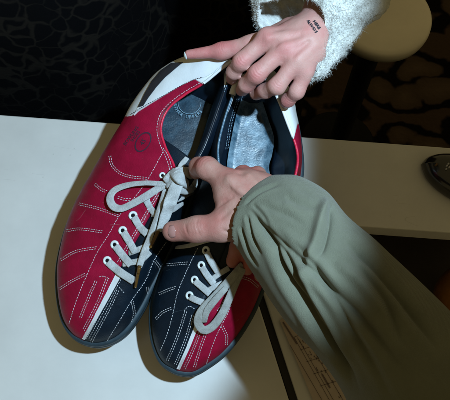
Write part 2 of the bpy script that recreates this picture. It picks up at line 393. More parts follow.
def overlay(name, poly, lk, h, m, parent, step=1.6, which=None, smoothpoly=True):
    """raised panel: outline in photo pixels laid on the shoe's surface"""
    out = resample(list(poly)+[poly[0]], 1.0)[:-1]
    x0, y0 = out.min(0); x1, y1 = out.max(0)
    def inside(x, y):
        c = False; n = len(out); j = n-1
        for i in range(n):
            if (out[i][1] > y) != (out[j][1] > y) and x < (out[j][0]-out[i][0])*(y-out[i][1])/(out[j][1]-out[i][1])+out[i][0]: c = not c
            j = i
        return c
    pts = [Vector(p) for p in out]; n0 = len(pts)
    for yy in np.arange(y0+.5, y1, step):
        for xx in np.arange(x0+.5, x1, step):
            if inside(xx, yy) and np.min(np.hypot(out[:, 0]-xx, out[:, 1]-yy)) > step*.55: pts.append(Vector((xx, yy)))
    V, E, F, *_ = delaunay_2d_cdt(pts, [(i, (i+1) % n0) for i in range(n0)], [], 1, 1e-4)
    q = [lk.at(v[0], v[1], which) for v in V]
    top = [a+n_*h for a, n_ in q]; low = [a-n_*.0008 for a, n_ in q]
    n = len(top); F = [tuple(f) for f in F]
    bo = {}
    for f in F:
        for a_, b_ in zip(f, f[1:]+f[:1]): bo[(a_, b_)] = 1
    side = [(a_, b_) for (a_, b_) in bo if (b_, a_) not in bo]
    faces = list(F)+[(b_, a_, a_+n, b_+n) for a_, b_ in side]
    o = mesh_obj(name, top+low, faces, m, parent)
    bm = bmesh.new(); bm.from_mesh(o.data); bmesh.ops.recalc_face_normals(bm, faces=bm.faces)
    for e_ in bm.edges:
        if e_.is_manifold and e_.calc_face_angle(0) > 1.0: e_.smooth = False
    bm.to_mesh(o.data); bm.free()
    return o
def tube(buf, pts, r, n=8, cap=True):
    p = np.asarray(pts, float); t = norm(np.gradient(p, axis=0)); k = len(p)
    r = np.broadcast_to(r, (k,)); up = np.array([0, 0, 1.0]); a = norm(np.cross(t, up+np.array([.01, .02, 0]))); b_ = norm(np.cross(a, t)); v = []
    for i in range(k):
        for j in range(n):
            g = 2*PI*j/n; v.append(p[i]+r[i]*(a[i]*math.cos(g)+b_[i]*math.sin(g)))
    f = grid_faces(k, n, True)
    if cap: f += [tuple(range(n)), tuple(range((k-1)*n, k*n))[::-1]]
    buf.add(v, f)
def stitches(buf, line, lk, dash=.0017, gap=.0009, r=.00027, off=.0, which=None, lift=.0001):
    pl = np.asarray(line, float)
    pl = crs(pl, 40*len(pl)) if len(pl) > 2 else pl
    if off:
        t = norm(np.gradient(resample(pl, 1.0), axis=0)); pl = resample(pl, 1.0)+np.stack([-t[:, 1], t[:, 0]], -1)*off
    pl = resample(pl, 1.2)
    q = [lk.at(x, y, which) for x, y in pl]; p3 = np.array([a for a, _ in q]); n3 = np.array([b_ for _, b_ in q])
    # smooth the surface hits
    for _ in range(2):
        p3[1:-1] = (p3[:-2]+2*p3[1:-1]+p3[2:])/4; n3[1:-1] = (n3[:-2]+2*n3[1:-1]+n3[2:])/4
    s = np.r_[0, np.cumsum(np.linalg.norm(np.diff(p3, axis=0), axis=1))]
    t0 = 0
    while t0+dash < s[-1]:
        ts = np.linspace(t0, t0+dash, 4); pp = np.stack([np.interp(ts, s, p3[:, j]) for j in range(3)], -1)
        nn_ = norm(np.stack([np.interp(ts, s, n3[:, j]) for j in range(3)], -1))
        hgt = np.array([-.0001, .00028, .00028, -.0001])+lift
        tube(buf, pp+nn_*hgt[:, None], [r*.7, r, r, r*.7], 5)
        t0 += dash+gap*random.uniform(.85, 1.15)
def ribbon(buf, pts, nrm, width, thick, seg=6):
    """flat woven lace: rounded flat section"""
    p = np.asarray(pts, float); n = norm(np.asarray(nrm, float)); t = norm(np.gradient(p, axis=0)); sd = norm(np.cross(t, n)); n = norm(np.cross(sd, t))
    k = len(p); wd = np.broadcast_to(width, (k,)); th = np.broadcast_to(thick, (k,)); v = []; m_ = 14
    for i in range(k):
        for j in range(m_):
            g = 2*PI*j/m_; cx = np.sign(math.cos(g))*abs(math.cos(g))**.75; cy = np.sign(math.sin(g))*abs(math.sin(g))**.8
            edge = 1+.015*math.sin(i*2.4)*abs(cx)
            v.append(p[i]+sd[i]*cx*wd[i]/2*edge+n[i]*cy*th[i]/2*(1+.25*abs(cx)))
    buf.add(v, grid_faces(k, m_, True)+[tuple(range(m_))[::-1], tuple(range((k-1)*m_, k*m_))])
def lace(buf, line, lk, width_px, offs=.0022, thick=.0016, which=None, twist=None):
    pl = resample(crs(line, 30*len(line)) if len(line) > 2 else np.array(line, float), .8)
    t = np.linspace(0, 1, len(pl)); of = np.interp(t, np.linspace(0, 1, len(offs)), offs) if hasattr(offs, '__len__') else np.full(len(t), offs)
    wd = np.interp(t, np.linspace(0, 1, len(width_px)), width_px) if hasattr(width_px, '__len__') else np.full(len(t), width_px)
    q = [lk.at(x, y, which) for x, y in pl]
    z = np.array([a[2] for a, _ in q])+of
    for _ in range(16): z[1:-1] = (z[:-2]+2*z[1:-1]+z[2:])/4
    p3 = np.array([P(x, y, zz) for (x, y), zz in zip(pl, z)])
    n3 = np.array([b_ for _, b_ in q])
    for _ in range(40): n3[1:-1] = (n3[:-2]+2*n3[1:-1]+n3[2:])/4
    n3 = norm(n3+np.array([0, 0, .6]))
    if twist is not None:
        tw = np.interp(t, np.linspace(0, 1, len(twist)), twist)
        tg = norm(np.gradient(p3, axis=0)); sd = norm(np.cross(tg, n3)); n3 = n3*np.cos(tw)[:, None]+sd*np.sin(tw)[:, None]
    ribbon(buf, p3, n3, wd*pxsize(p3), thick)
    return p3
def eyelet(x, y, lk, parent, r=3.9, which=None):
    c_, n_ = lk.at(x, y, which); s = pxsize(c_); R = Vector(n_).to_track_quat('Z', 'Y').to_matrix(); v = []; nn2 = 24
    prof = [(r, -.0006), (r, .0004), (r*.85, .0010), (r*.62, .0011), (r*.45, .0006), (r*.40, -.0006)]
    for rr, h in prof:
        for k in range(nn2):
            a = 2*PI*k/nn2; v.append(np.array(R@Vector((rr*s*math.cos(a), rr*s*math.sin(a), h)))+c_)
    o = mesh_obj('eyelet', v, grid_faces(len(prof), nn2, True, True), M['eyelet'], parent)
    v = [np.array(R@Vector((r*.5*s*math.cos(2*PI*k/nn2), r*.5*s*math.sin(2*PI*k/nn2), .0003)))+c_ for k in range(nn2)]
    mesh_obj('eyelet_hole', v, [tuple(range(nn2))], M['hole'], o if False else parent, False)
def text_flat(body, size=1.0):
    cu = bpy.data.curves.new('t', 'FONT'); cu.body = body; cu.size = size; cu.align_x = 'CENTER'; cu.align_y = 'CENTER'; cu.offset = .012; cu.resolution_u = 2
    o = bpy.data.objects.new('t', cu); C.objects.link(o); bpy.context.view_layer.update()
    me = bpy.data.meshes.new_from_object(o.evaluated_get(bpy.context.evaluated_depsgraph_get()))
    v = [tuple(x.co) for x in me.vertices]; f = [tuple(p_.vertices) for p_ in me.polygons]
    bpy.data.objects.remove(o); bpy.data.curves.remove(cu); bpy.data.meshes.remove(me)
    return v, f
def text_on(buf, body, fn):
    v, f = text_flat(body); buf.add([fn(x, y) for x, y, _ in v], f)
def closed_ring(A, off, dz):
    t = norm(np.roll(A, -1, 0)-np.roll(A, 1, 0)); n_ = norm(np.cross(t, [0, 0, 1.0]))
    c_ = A.mean(0)
    if ((A-c_)*n_).sum() < 0: n_ = -n_
    B = A+n_*off; B[:, 2] = A[:, 2]+dz
    return B
def make_sole(pl, pr, parent):
    A = np.vstack([pl.G[:, 0], pr.G[::-1, 0][1:-1]])
    A = resample(np.vstack([A, A[:1]]), .0025)[:-1]
    for _ in range(3): A = (np.roll(A, 1, 0)+2*A+np.roll(A, -1, 0))/4
    rings = [closed_ring(A, -.004, .0005), closed_ring(A, .0002, .0010), closed_ring(A, .0022, .0006), closed_ring(A, .0032, -.0010), closed_ring(A, .0032, -.0045), closed_ring(A, .0026, -.0055), closed_ring(A, .0034, -.0065), closed_ring(A, .0030, -.0125), closed_ring(A, .0005, -.0140), closed_ring(A, -.006, -.0142)]
    n = len(A); v = np.vstack(rings); f = grid_faces(len(rings), n, True)
    f.append(tuple(range((len(rings)-1)*n, len(rings)*n)))
    o = mesh_obj('sole', v, f, M['rubber'], parent)
    bm = bmesh.new(); bm.from_mesh(o.data); bmesh.ops.recalc_face_normals(bm, faces=bm.faces); bm.to_mesh(o.data); bm.free()
ZL0 = [.026, .026, .027, .029, .031, .033, .035, .037, .040, .043, .046, .050, .054, .060, .066, .072, .078]
DZ = .020
ZL = ZL0
def rails(pts, z): return [(x, y, zz+DZ) for (x, y), zz in zip(pts, z)]
PU = NU-1
def iu(k): return int(round(k/16*PU))
def ruled(A, B, n=14, sag=0):
    t = np.linspace(0, 1, n)[None, :, None]; G = A[:, None, :]*(1-t)+B[:, None, :]*t
    return G
def make_shoe(root, Lp, TL, Rp, TR, zT, lm, rm, insole_poly, insole_z, insm, collar0, heelk, tongue_rng, white_line=None):
    zL = ZL
    pl = half(rails(Lp, zL), rails(TL, zT), -1, [.95, .9, .85, .8, .75])
    pr = half(rails(Rp, zL), rails(TR, zT), 1, [.95, .9, .85, .8, .75])
    # orient normals to face outward/up
    for p_ in (pl, pr):
        if p_.N[iu(4), NV-3, 2] < 0: p_.N = -p_.N; p_.flip = not p_.flip
    # tongue
    i0, i1 = iu(tongue_rng[0]), iu(tongue_rng[1])
    A = pl.G[i0:i1, -1].copy(); B = pr.G[i0:i1, -1].copy()
    A += norm(A-B)*.006; B += norm(B-A)*.006
    G = ruled(A, B, 16); cr_ = np.sin(np.linspace(0, PI, 16))[None, :]; G[..., 2] += .004*cr_-.0035
    pt = Patch(G)
    if pt.N[..., 2].mean() < 0: pt.N = -pt.N; pt.flip = True
    lk = Lookup([pl, pr, pt])
    oq = patch_obj('quarter', pl, 0, iu(heelk), lm, root)
    if white_line is not None:
        oq.data.materials.append(M['white']); wx = [p_[0] for p_ in white_line]; wy = [p_[1] for p_ in white_line]
        for f_ in oq.data.polygons:
            q = proj(np.array(f_.center))
            if q[0] > wx[0]-9 and q[1] < np.interp(q[0], wx, wy)-2.2 and f_.index > (NV-1)*iu(11.0): f_.material_index = 1
    patch_obj('quarter', pr, 0, iu(heelk), rm, root)
    patch_obj('heel_counter', pl, iu(heelk)-1, NU, M['white'], root)
    patch_obj('heel_counter', pr, iu(heelk)-1, NU, M['white'], root)
    patch_obj('tongue', pt, 0, i1-i0, M['navy'], root, .002)
    make_sole(pl, pr, root)
    # insole
    ip = resample(crs(list(insole_poly)+[insole_poly[0]], 200), 2.0)[:-1]
    c_ = ip.mean(0); v = []; rings = 14
    zf = insole_z
    for s in np.linspace(1, .02, rings):
        for p_ in ip:
            q = c_+(p_-c_)*s; z = zf(q[1])+.006*max(0, s-.75)**1.0*4*.5
            pp = P(q[0], q[1], z); pp[2] += .0015*noise.noise(Vector(pp*30)); v.append(pp)
    f = grid_faces(rings, len(ip), True)
    f.append(tuple(range((rings-1)*len(ip), rings*len(ip))))
    o = mesh_obj('insole', v, f, insm, root)
    bm = bmesh.new(); bm.from_mesh(o.data); bmesh.ops.recalc_face_normals(bm, faces=bm.faces); bm.to_mesh(o.data); bm.free()
    rim = np.array([P(p_[0], p_[1], zf(p_[1])-.001) for p_ in ip])
    # inner walls: from collar edge down to the insole rim
    col = np.vstack([pl.G[iu(collar0[0]):, -1], pr.G[:iu(collar0[1])-1:-1, -1][1:]])
    n_ = np.vstack([pl.N[iu(collar0[0]):, -1], pr.N[:iu(collar0[1])-1:-1, -1][1:]])
    # match each collar point to a rim point by angle order
    cc = col.mean(0); rc = rim.mean(0)
    idx = [int(np.argmin(np.sum((rim[:, :2]-(rc[:2]+(q[:2]-cc[:2])*.9))**2, 1))) for q in col]
    tgt = rim[idx]
    for _ in range(8): tgt[1:-1] = (tgt[:-2]+2*tgt[1:-1]+tgt[2:])/4
    st_ = col+norm(tgt-col)*.0015
    G = ruled(st_, tgt, 18); tt = np.linspace(0, 1, 18)
    outw = norm((col-cc)*np.array([1, 1, 0]))
    G += outw[:, None, :]*(.010*np.sin(tt*PI))[None, :, None]*np.where(np.arange(len(col)) > -1, 1, 1)[:, None, None]
    for i in range(G.shape[0]):
        for j in range(G.shape[1]): G[i, j] += np.array(noise.noise_vector(Vector(G[i, j]*55)))*.0010
    lo = mesh_obj('lining', G.reshape(-1, 3), grid_faces(*G.shape[:2]), M['lining'], root)
    md = lo.modifiers.new('thickness', 'SOLIDIFY'); md.thickness = .001
    return lk, pl, pr, pt, col, G

# ================================================================== LEFT SHOE (as seen)
s1 = thing('bowling_shoe', P(95, 340, .0), 'left bowling shoe, red on its left half, white laces knotted in a bow', 'bowling shoe', 'pair of bowling shoes held by the heels')
Lp = [(84, 341), (73, 334), (64, 320), (59.5, 300), (58, 275), (61.5, 250), (69, 225), (79, 203), (92, 180), (102, 165), (112, 149), (122, 133), (131, 117), (143, 100), (157, 86), (180, 77), (216, 76)]
TL = [(83, 338), (89, 327), (96, 314), (106, 295), (117, 274), (127, 256), (137, 239), (149, 217), (162, 195), (175, 172), (165, 146), (161, 128), (168, 109), (186, 93.5), (204, 83), (219, 71), (232, 61)]
Rp = [(84, 341), (98, 343), (114, 338), (128, 326), (141, 306), (151, 286), (162, 265), (171, 247), (180, 227), (188, 205), (196, 183), (205, 160), (212, 140), (221, 117), (230, 97), (232, 84), (216, 76)]
TR = [(83, 338), (89, 327), (96, 314), (106, 295), (118, 275), (135, 267), (145, 250), (154, 234), (165, 213), (177, 193), (190, 172), (203, 150), (211, 130), (219, 107), (226, 87), (231, 72), (232, 61)]
zT = [.030, .042, .052, .060, .068, .075, .083, .090, .097, .105, .102, .104, .110, .120, .130, .138, .145]
insz1 = lambda y: DZ+.010+np.interp(y, [60, 200], [.078, .048])
lk1, pl1, pr1, pt1, col1, lin1 = make_shoe(s1, Lp, TL, Rp, TR, zT, M['red'], M['navy'],
    [(150, 176), (146, 140), (155, 112), (175, 88), (205, 66), (225, 66), (226, 84), (219, 104), (211, 128), (203, 150), (192, 175), (170, 186)], insz1, M['insole_a'], (9.3, 10.0), 14.0, (4.0, 10.5), [(131.5, 118.5), (137, 112.5), (150, 104.5), (164, 96.0), (180, 86.5), (195, 79.5), (203, 78.5), (215, 74)])

# ================================================================== RIGHT SHOE
s2 = thing('bowling_shoe', P(180, 370, 0), 'right bowling shoe, navy on its left half, partly under the khaki cuff', 'bowling shoe', 'pair of bowling shoes held by the heels')
Lp2 = [(177, 371), (163, 362), (155, 345), (152, 325), (153, 303), (158, 285), (165, 268), (174, 251), (183, 233), (192, 212), (200, 192), (207, 172), (213, 152), (221, 130), (231, 108), (246, 96), (272, 90)]
TL2 = [(178.5, 368), (183, 357), (188, 345), (192.5, 334), (197, 323), (203, 306), (209, 289), (215, 273), (221, 257), (227, 240), (226, 212), (221, 178), (218, 150), (223, 125), (231, 100), (240, 80), (262, 74)]
Rp2 = [(177, 371), (192, 372), (207, 364), (223, 352), (238, 334), (252, 311), (262, 287), (270, 265), (279, 242), (287, 222), (293, 203), (298, 187), (301, 170), (300, 150), (297, 130), (291, 108), (272, 90)]
TR2 = [(178.5, 368), (183, 357), (188, 345), (192.5, 334), (198, 323), (214, 306), (224, 289), (233, 271), (241, 253), (248, 236), (262, 214), (290, 186), (297, 168), (297, 150), (289, 127), (277, 97), (262, 74)]
zT2 = [.030, .042, .050, .056, .064, .072, .078, .084, .090, .096, .098, .104, .110, .118, .126, .134, .140]
insz2 = lambda y: DZ+.012+np.interp(y, [80, 220], [.076, .046])
lk2, pl2, pr2, pt2, col2, lin2 = make_shoe(s2, Lp2, TL2, Rp2, TR2, zT2, M['navy'], M['red'],
    [(226, 200), (227, 165), (232, 135), (239, 106), (249, 88), (258, 84), (262, 100), (268, 118), (274, 138), (272, 155), (269, 168), (272, 195), (248, 212)], insz2, M['insole_b'], (10.4, 10.6), 13.6, (4.0, 10.4))

# white toe stripes
overlay('toe_stripe', [(82.0, 338.5), (100, 305.5), (116.3, 273.0), (121.3, 276.0), (105, 305.5), (85.2, 339.5)], lk1, .0006, M['white'], s1, 1.2)
overlay('toe_stripe', [(176.5, 368.5), (187, 345.5), (196.6, 320.5), (200.2, 322), (190.5, 346.5), (180.2, 369.2)], lk2, .0006, M['white'], s2, 1.2)
# white heel panel of the left shoe
hp = [(134.5, 115.5), (138, 112), (150, 104.5), (164, 96.0), (180, 86.5), (195, 79.5), (202, 77.5), (206, 77), (213, 73), (221, 66.5), (229, 60.5), (215, 58.5), (195, 59), (180, 64), (165, 72), (155, 81), (146, 95), (138.5, 108)]
heel_ov = overlay('heel_panel', hp, lk1, .0012, M['white'], s1, 1.6, [0])
overlay('heel_stripe', [(139, 108), (146, 94), (153, 82), (162, 71.5), (172, 64.5), (184, 63), (176, 69.5), (166, 78), (157, 88), (149.5, 98), (144, 106.5)], lk1, .0018, M['heelstripe'], s1, 1.4, [0])

# collar bindings
def binding(name, pts3, r, m, parent):
    b_ = Buf(); tube(b_, resample(pts3, .0015), r, 10); return b_.build(name, m, parent)
c0 = pl1.G[:, -1]
binding('collar_piping', c0[iu(9.2):iu(14.0)], .0011, M['red_piping'], s1)
binding('collar_piping', c0[iu(14.0):]+np.array([0, 0, .0004]), .0013, M['white'], s1)
binding('collar_piping', pr1.G[iu(10):, -1], .0012, M['lining'], s1)
c0 = pr2.G[:, -1]
binding('collar_piping', c0[iu(10.6):iu(13.6)], .0011, M['red_piping'], s2)
binding('collar_piping', c0[iu(13.6):], .0013, M['white'], s2)
c0 = pl2.G[:, -1]
binding('collar_piping', c0[iu(10.6):iu(14.6)], .0011, M['liningedge'], s2)
binding('collar_piping', c0[iu(14.2):iu(15.4)]+np.array([-.0005, 0, 0]), .0030, M['white'], s2)

# ------------------------------------------------------------------ stitching of the left shoe
b = Buf(); D = 1.6
def dbl(line, lk, **k): stitches(b, line, lk, off=D/2+.2, **k); stitches(b, line, lk, off=-D/2-.2, **k)
dbl([(79, 205.5), (100, 209), (119, 216)], lk1) if False else None
for ln in [[(95, 184), (101, 189.5), (107.4, 192)], [(118, 197.5), (125, 199.5), (132, 199.3)],
           [(79, 204), (98, 208.5), (119, 216)], [(66.5, 231), (80, 229), (103, 232)],
           [(61, 260), (76, 251.5), (98, 247.5)], [(59.5, 289), (72, 281), (87, 273.5)],
           [(110, 156), (112, 165), (120, 173), (132, 177), (149, 178.5)],
           [(96, 281), (88, 299), (80, 319)], [(107, 279), (97, 304), (83, 331)]]:
    dbl(ln, lk1, which=[0])
stitches(b, [(163, 152), (148.7, 178), (137, 194.6), (120, 214.8), (109, 234), (97, 253), (87, 275), (77, 299), (69, 324)], lk1, which=[0])
stitches(b, [(99, 277), (103, 276), (110, 279)], lk1, which=[0])
# beside the eyelets and along the collar
stitches(b, [(120, 262), (130, 244), (140, 227), (152, 206), (164, 187), (170, 174), (166, 158), (159.5, 143), (157, 128), (161, 113), (172, 101), (186, 91), (200, 83)], lk1, which=[0])
stitches(b, [(117.5, 262), (127.5, 244), (137.5, 227), (149.5, 206), (161.5, 187), (167, 174)], lk1, which=[0])
stitches(b, [(163, 148), (168, 156), (172, 168)], lk1, which=[0])
# navy half
for ln in [[(120, 279), (106, 305), (87.5, 339)], [(118, 290), (109, 309), (91, 342)], [(147, 287), (148, 296), (144, 305)], [(132, 301), (134, 314), (130.5, 327)], [(155, 261), (159, 266), (161, 271)]]:
    dbl(ln, lk1, which=[1])
stitches(b, [(119, 287), (125, 294)], lk1, which=[1])
stitches(b, [(166, 242), (154, 260), (145, 281), (131.7, 300), (118, 323), (106, 342)], lk1, which=[1])
stitches(b, [(141, 268), (151, 250), (160, 233), (172, 211), (184, 191), (196, 172)], lk1, which=[1])
b.build('stitching', M['thread'], s1)
b = Buf()
stitches(b, [(134, 117), (150, 107), (166, 98), (182, 88.5), (196, 82), (204, 80)], lk1, dash=.0016, gap=.0008, r=.0003, lift=.0016, which=[0], off=-2.6)
stitches(b, [(146, 107), (158, 91), (172, 78), (190, 67)], lk1, dash=.0016, gap=.0008, r=.00025, lift=.0014, which=[0]) if False else None
b.build('stitching', M['thread_dark'], s1)

b = Buf()
for ln in [[(159, 294), (168, 290), (177, 287)], [(156, 319), (163, 312), (172.5, 308)], [(186, 311), (177, 338), (167, 361)], [(193, 315), (185, 341), (175, 365)],
           [(167, 265), (177, 264), (188, 263)]]:
    dbl(ln, lk2, which=[0])
stitches(b, [(198, 248), (189, 266), (178, 292), (172.7, 315), (167, 335), (160, 352)], lk2, which=[0])
for ln in [[(201, 329), (193, 350), (184, 369)], [(209, 325), (201, 346), (194, 368)], [(222, 326), (226.5, 336), (226, 345)], [(241, 277), (250, 280), (258, 287)]]:
    dbl(ln, lk2, which=[1])
stitches(b, [(241, 276), (236, 290), (229, 310), (216.6, 335), (206, 364)], lk2, which=[1])
stitches(b, [(217, 311), (228, 293), (238, 274), (246, 258)], lk2, which=[1])
stitches(b, [(184, 311), (189, 306), (195, 309)], lk2, which=[0])
b.build('stitching', M['thread'], s2)
b = Buf()
# seams down the navy linings: stitch rows in pale thread
def wall_stitch(buf, G, rows, j, side_n, rng):
    pts = np.array([G[i, j] for i in range(*rng)]); pts = resample(pts, .0012); k = 0
    c_ = G.reshape(-1, 3).mean(0)
    while k+3 < len(pts):
        p_ = pts[k:k+3]; n_ = norm((c_-p_)*np.array([1, 1, .2])+np.array([0, 0, .02])); tube(buf, p_+n_*.0009, .00035, 5); k += 3
def wall_lookup(G):
    pt = Patch(G)
    if ((CAM-pt.G)*pt.N).sum(-1).mean() < 0: pt.N = -pt.N
    pt.N = np.where(((CAM-pt.G)*pt.N).sum(-1, keepdims=True) < 0, -pt.N, pt.N)
    return Lookup([pt])
wl = wall_lookup(lin2[:lin2.shape[0]//2])
for ln in [[(236.5, 98), (229, 124), (225, 150)], [(238.5, 98), (231, 124), (227, 150)], [(242, 96), (235, 118), (230.5, 140)]]: stitches(b, ln, wl, lift=.0007)
wl = wall_lookup(lin1[lin1.shape[0]//2:])
for ln in [[(224, 84), (217, 108), (210, 130)]]: stitches(b, ln, wl, lift=.0007)
stitches(b, [(236, 84), (227, 108), (221, 128), (217, 148)], lk2, which=[0], off=1.5)
b.build('stitching', mat('thread_blue', (.20, .30, .38), .7), s2)

# ------------------------------------------------------------------ eyelets
for x, y in [(107.4, 260.7), (114.7, 244.8), (122.7, 230.6), (133, 215.5), (145.5, 198.5), (162.5, 175.5)]: eyelet(x, y, lk1, s1, 4.6 if y > 190 else 3.4, [0])
for x, y in [(142, 281), (149.5, 263), (158.5, 246)]: eyelet(x, y-4, lk1, s1, 3.3, [1]) if False else None
for x, y in [(189.5, 295.6), (194.7, 280), (201.4, 265.4), (206, 250.4)]: eyelet(x, y, lk2, s2, 4.4, [0])
eyelet(223.5, 307, lk2, s2, 3.4, [1])

# ------------------------------------------------------------------ laces
b = Buf()
for ln, w_ in [([(108, 262), (120, 272), (134, 281)], 8.2), ([(115.5, 246), (124, 257), (131, 265)], 7.8), ([(123.5, 232), (130, 243), (135, 252)], 7.6), ([(134, 217), (140, 227), (147, 234)], 7.4), ([(146, 200), (151, 209), (157, 216)], 6.5)]:
    lace(b, ln, lk1, w_, [.0008, .003, .002])
for ln, w_ in [([(123, 264), (131, 262.5), (141, 260), (150, 252)], 6), ([(129, 253), (137, 250), (146, 246), (153, 238)], 6), ([(141, 231), (150, 232), (158, 226)], 6), ([(152, 214), (160, 214), (170, 208)], 6),
               ([(165, 212), (173, 209), (183, 203.5)], [6, 7, 4]), ([(168, 201), (178, 198.5), (194, 191.5)], [6, 7, 4]), ([(180, 188), (190, 184), (200, 179.5)], [7, 7, 5]), ([(134, 281), (129, 276), (124, 276)], 5)]:
    lace(b, ln, lk1, w_, [.001, .0015, .001])
# bow loop
lace(b, [(173, 181), (163, 183.5), (145, 183), (128, 185), (115, 190), (110, 198), (113, 206), (121, 208.5), (132, 204), (147, 195.5), (160, 187.5), (172, 182)], lk1, [5, 5.5, 5.5, 6, 7, 8, 8, 7.5, 7.5, 8, 7, 5], [.010, .009, .008, .007, .006, .006, .006, .006, .006, .007, .008, .010], .0014, which=[0], twist=[0, .2, .3, .3, .1, 0, -.1, -.1, 0, .1, .2, 0])
# hanging ends
pA = lace(b, [(181, 176), (176, 187), (170, 203), (165, 217), (159, 231)], lk1, [10, 14, 13, 11, 6], [.011, .012, .011, .010, .009], .0022, twist=[0, .15, -.1, .1, 0])
pB = lace(b, [(166, 187), (162, 200), (156, 219), (149, 240), (143, 256), (139.5, 266)], lk1, [5, 6, 6, 6.5, 7.5, 6], [.008, .008, .007, .006, .006, .005], .002, twist=[0, .3, .4, .2, .1, 0])
# knot
lace(b, [(168, 186), (174, 178), (184, 172), (193, 176), (194, 184), (187, 190), (178, 190)], lk1, [7, 10, 11, 11, 10, 9, 8], [.011, .014, .015, .014, .012, .011, .010], .004)
lace(b, [(172, 172), (180, 178), (188, 186)], lk1, [9, 13, 9], [.013, .018, .013], .004)
lace(b, [(165, 181), (172, 174), (182, 169)], lk1, [6, 9, 8], [.011, .013, .012], .003)
lace(b, [(179, 177), (181, 166), (187, 158)], lk1, [6, 6, 5], [.010, .006, .004], .002)
b.build('shoelace', M['lace'], s1)
b = Buf()
def aglet(line, zoff, lk):
    pl = resample(crs(line, 30), .8); z = [lk.at(x, y)[0][2]+zoff for x, y in pl]
    tube(b, [P(x, y, zz) for (x, y), zz in zip(pl, z)], np.interp(np.linspace(0, 1, len(pl)), [0, .2, 1], [.0018, .0016, .0012]), 10)
aglet([(139.8, 265), (137.5, 276), (135.5, 287)], .0055, lk1); aglet([(158.5, 230), (154.5, 239), (150.5, 247)], .008, lk1)
b.build('aglet', M['aglet'], s1)
b = Buf()
for ln, w_ in [([(190, 297), (196, 300), (204, 303)], 6.5), ([(195, 281), (202, 287), (210, 294)], 6.8), ([(202, 267), (207, 275), (214, 284)], 6.8), ([(206.5, 252), (211, 261), (218, 272)], 6.8)]:
    lace(b, ln, lk2, w_, [.0008, .003, .002])
for ln, w_ in [([(206, 292), (214, 287), (223, 283)], 5.5), ([(211, 280), (219, 274), (229, 268)], 5.5), ([(176, 247.5), (190, 245.5), (206, 241), (214, 240)], [3.5, 4.5, 4.5, 3.5])]:
    lace(b, ln, lk2, w_, [.001, .002, .001])
b.build('shoelace', M['lace'], s2)
b = Buf()
lace(b, [(243, 265), (232, 278), (220, 291), (208, 303), (200, 313), (198, 323), (204, 330), (213, 326), (222, 314), (229, 299), (236, 282), (243, 268)], lk2, [8, 9, 9, 8, 8, 8.5, 8.5, 8.5, 8, 8, 8, 8], [.010, .010, .009, .008, .007, .006, .006, .007, .008, .009, .010, .011], .0016, twist=[0, .1, .2, .2, .1, 0, 0, -.1, -.1, 0, 0, 0])
lace(b, [(226, 288), (216, 299), (207, 311), (204, 322)], lk2, [6, 7, 7, 6], [.012, .011, .009, .007], .0016)
b.build('lace_loop', M['lace_grey'], s2)

# ------------------------------------------------------------------ printed marks
b = Buf()
def on_q(cx, cy, ang, sx, sy, lift=.0004):
    ca, sa = math.cos(ang), math.sin(ang)
    def fn(x, y):
        X = cx+(x*sx*ca+y*sy*sa); Y = cy-(-x*sx*-sa*1.0+0) if False else cy+(x*sx*sa-y*sy*ca)
        q, n_ = lk1.at(X, Y, [0]); return q+n_*lift
    return fn
text_on(b, 'BOWLING', on_q(131.3, 136.0, math.radians(-54), 4.9, 4.6))
text_on(b, 'SHOES', on_q(135.6, 136.6, math.radians(-54), 4.4, 4.4))
text_on(b, '45', on_q(143.2, 142.2, math.radians(-57), 6.4, 6.4))
ang = math.radians(-57)
ring_o, ring_i = [], []
nq = 48
vv = []
for k in range(nq):
    a = 2*PI*k/nq
    for rr in (1.0, .86):
        ex, ey = 11.2*rr*math.cos(a), 6.9*rr*math.sin(a)
        X = 143.2+ex*math.cos(ang)+ey*math.sin(ang); Y = 142.2+ex*math.sin(ang)-ey*math.cos(ang)
        q, n_ = lk1.at(X, Y, [0]); vv.append(q+n_*.0004)
b.add(vv, [(2*k, 2*((k+1) % nq), 2*((k+1) % nq)+1, 2*k+1) for k in range(nq)])
b.build('printed_mark', M['print'], s1)
# insole lettering on an arc
b = Buf()
cx, cy = 189.5, 102.5
word = 'LEATHER UPPERS'
for i, ch in enumerate(word):
    if ch == ' ': continue
    th = math.radians(197-i*12.2)      # angle measured in the picture, clockwise from left along the bottom
    vx, vf = text_flat(ch)
    R0 = 14.6
    ux, uy = math.cos(th), math.sin(th)      # outward (y down)
    tx, ty = math.sin(th), -math.cos(th)     # along the arc to the right at the bottom
    pts = []
    for x, y, _ in vx:
        X = cx+ux*R0+tx*x*4.4-ux*y*4.6; Y = cy+uy*R0+ty*x*4.4-uy*y*4.6
        pts.append(P(X, Y, insz1(Y)+.0019))
    b.add(pts, vf)
vv = []
for k in range(37):
    th = math.radians(200-k*5.6)
    for rr in (11.2, 11.7): 
        X, Y = cx+rr*math.cos(th), cy+rr*math.sin(th); vv.append(P(X, Y, insz1(Y)+.0019))
b.add(vv, [(2*k, 2*k+2, 2*k+3, 2*k+1) for k in range(36)])
b.build('insole_lettering', M['insoleprint'], s1, False)

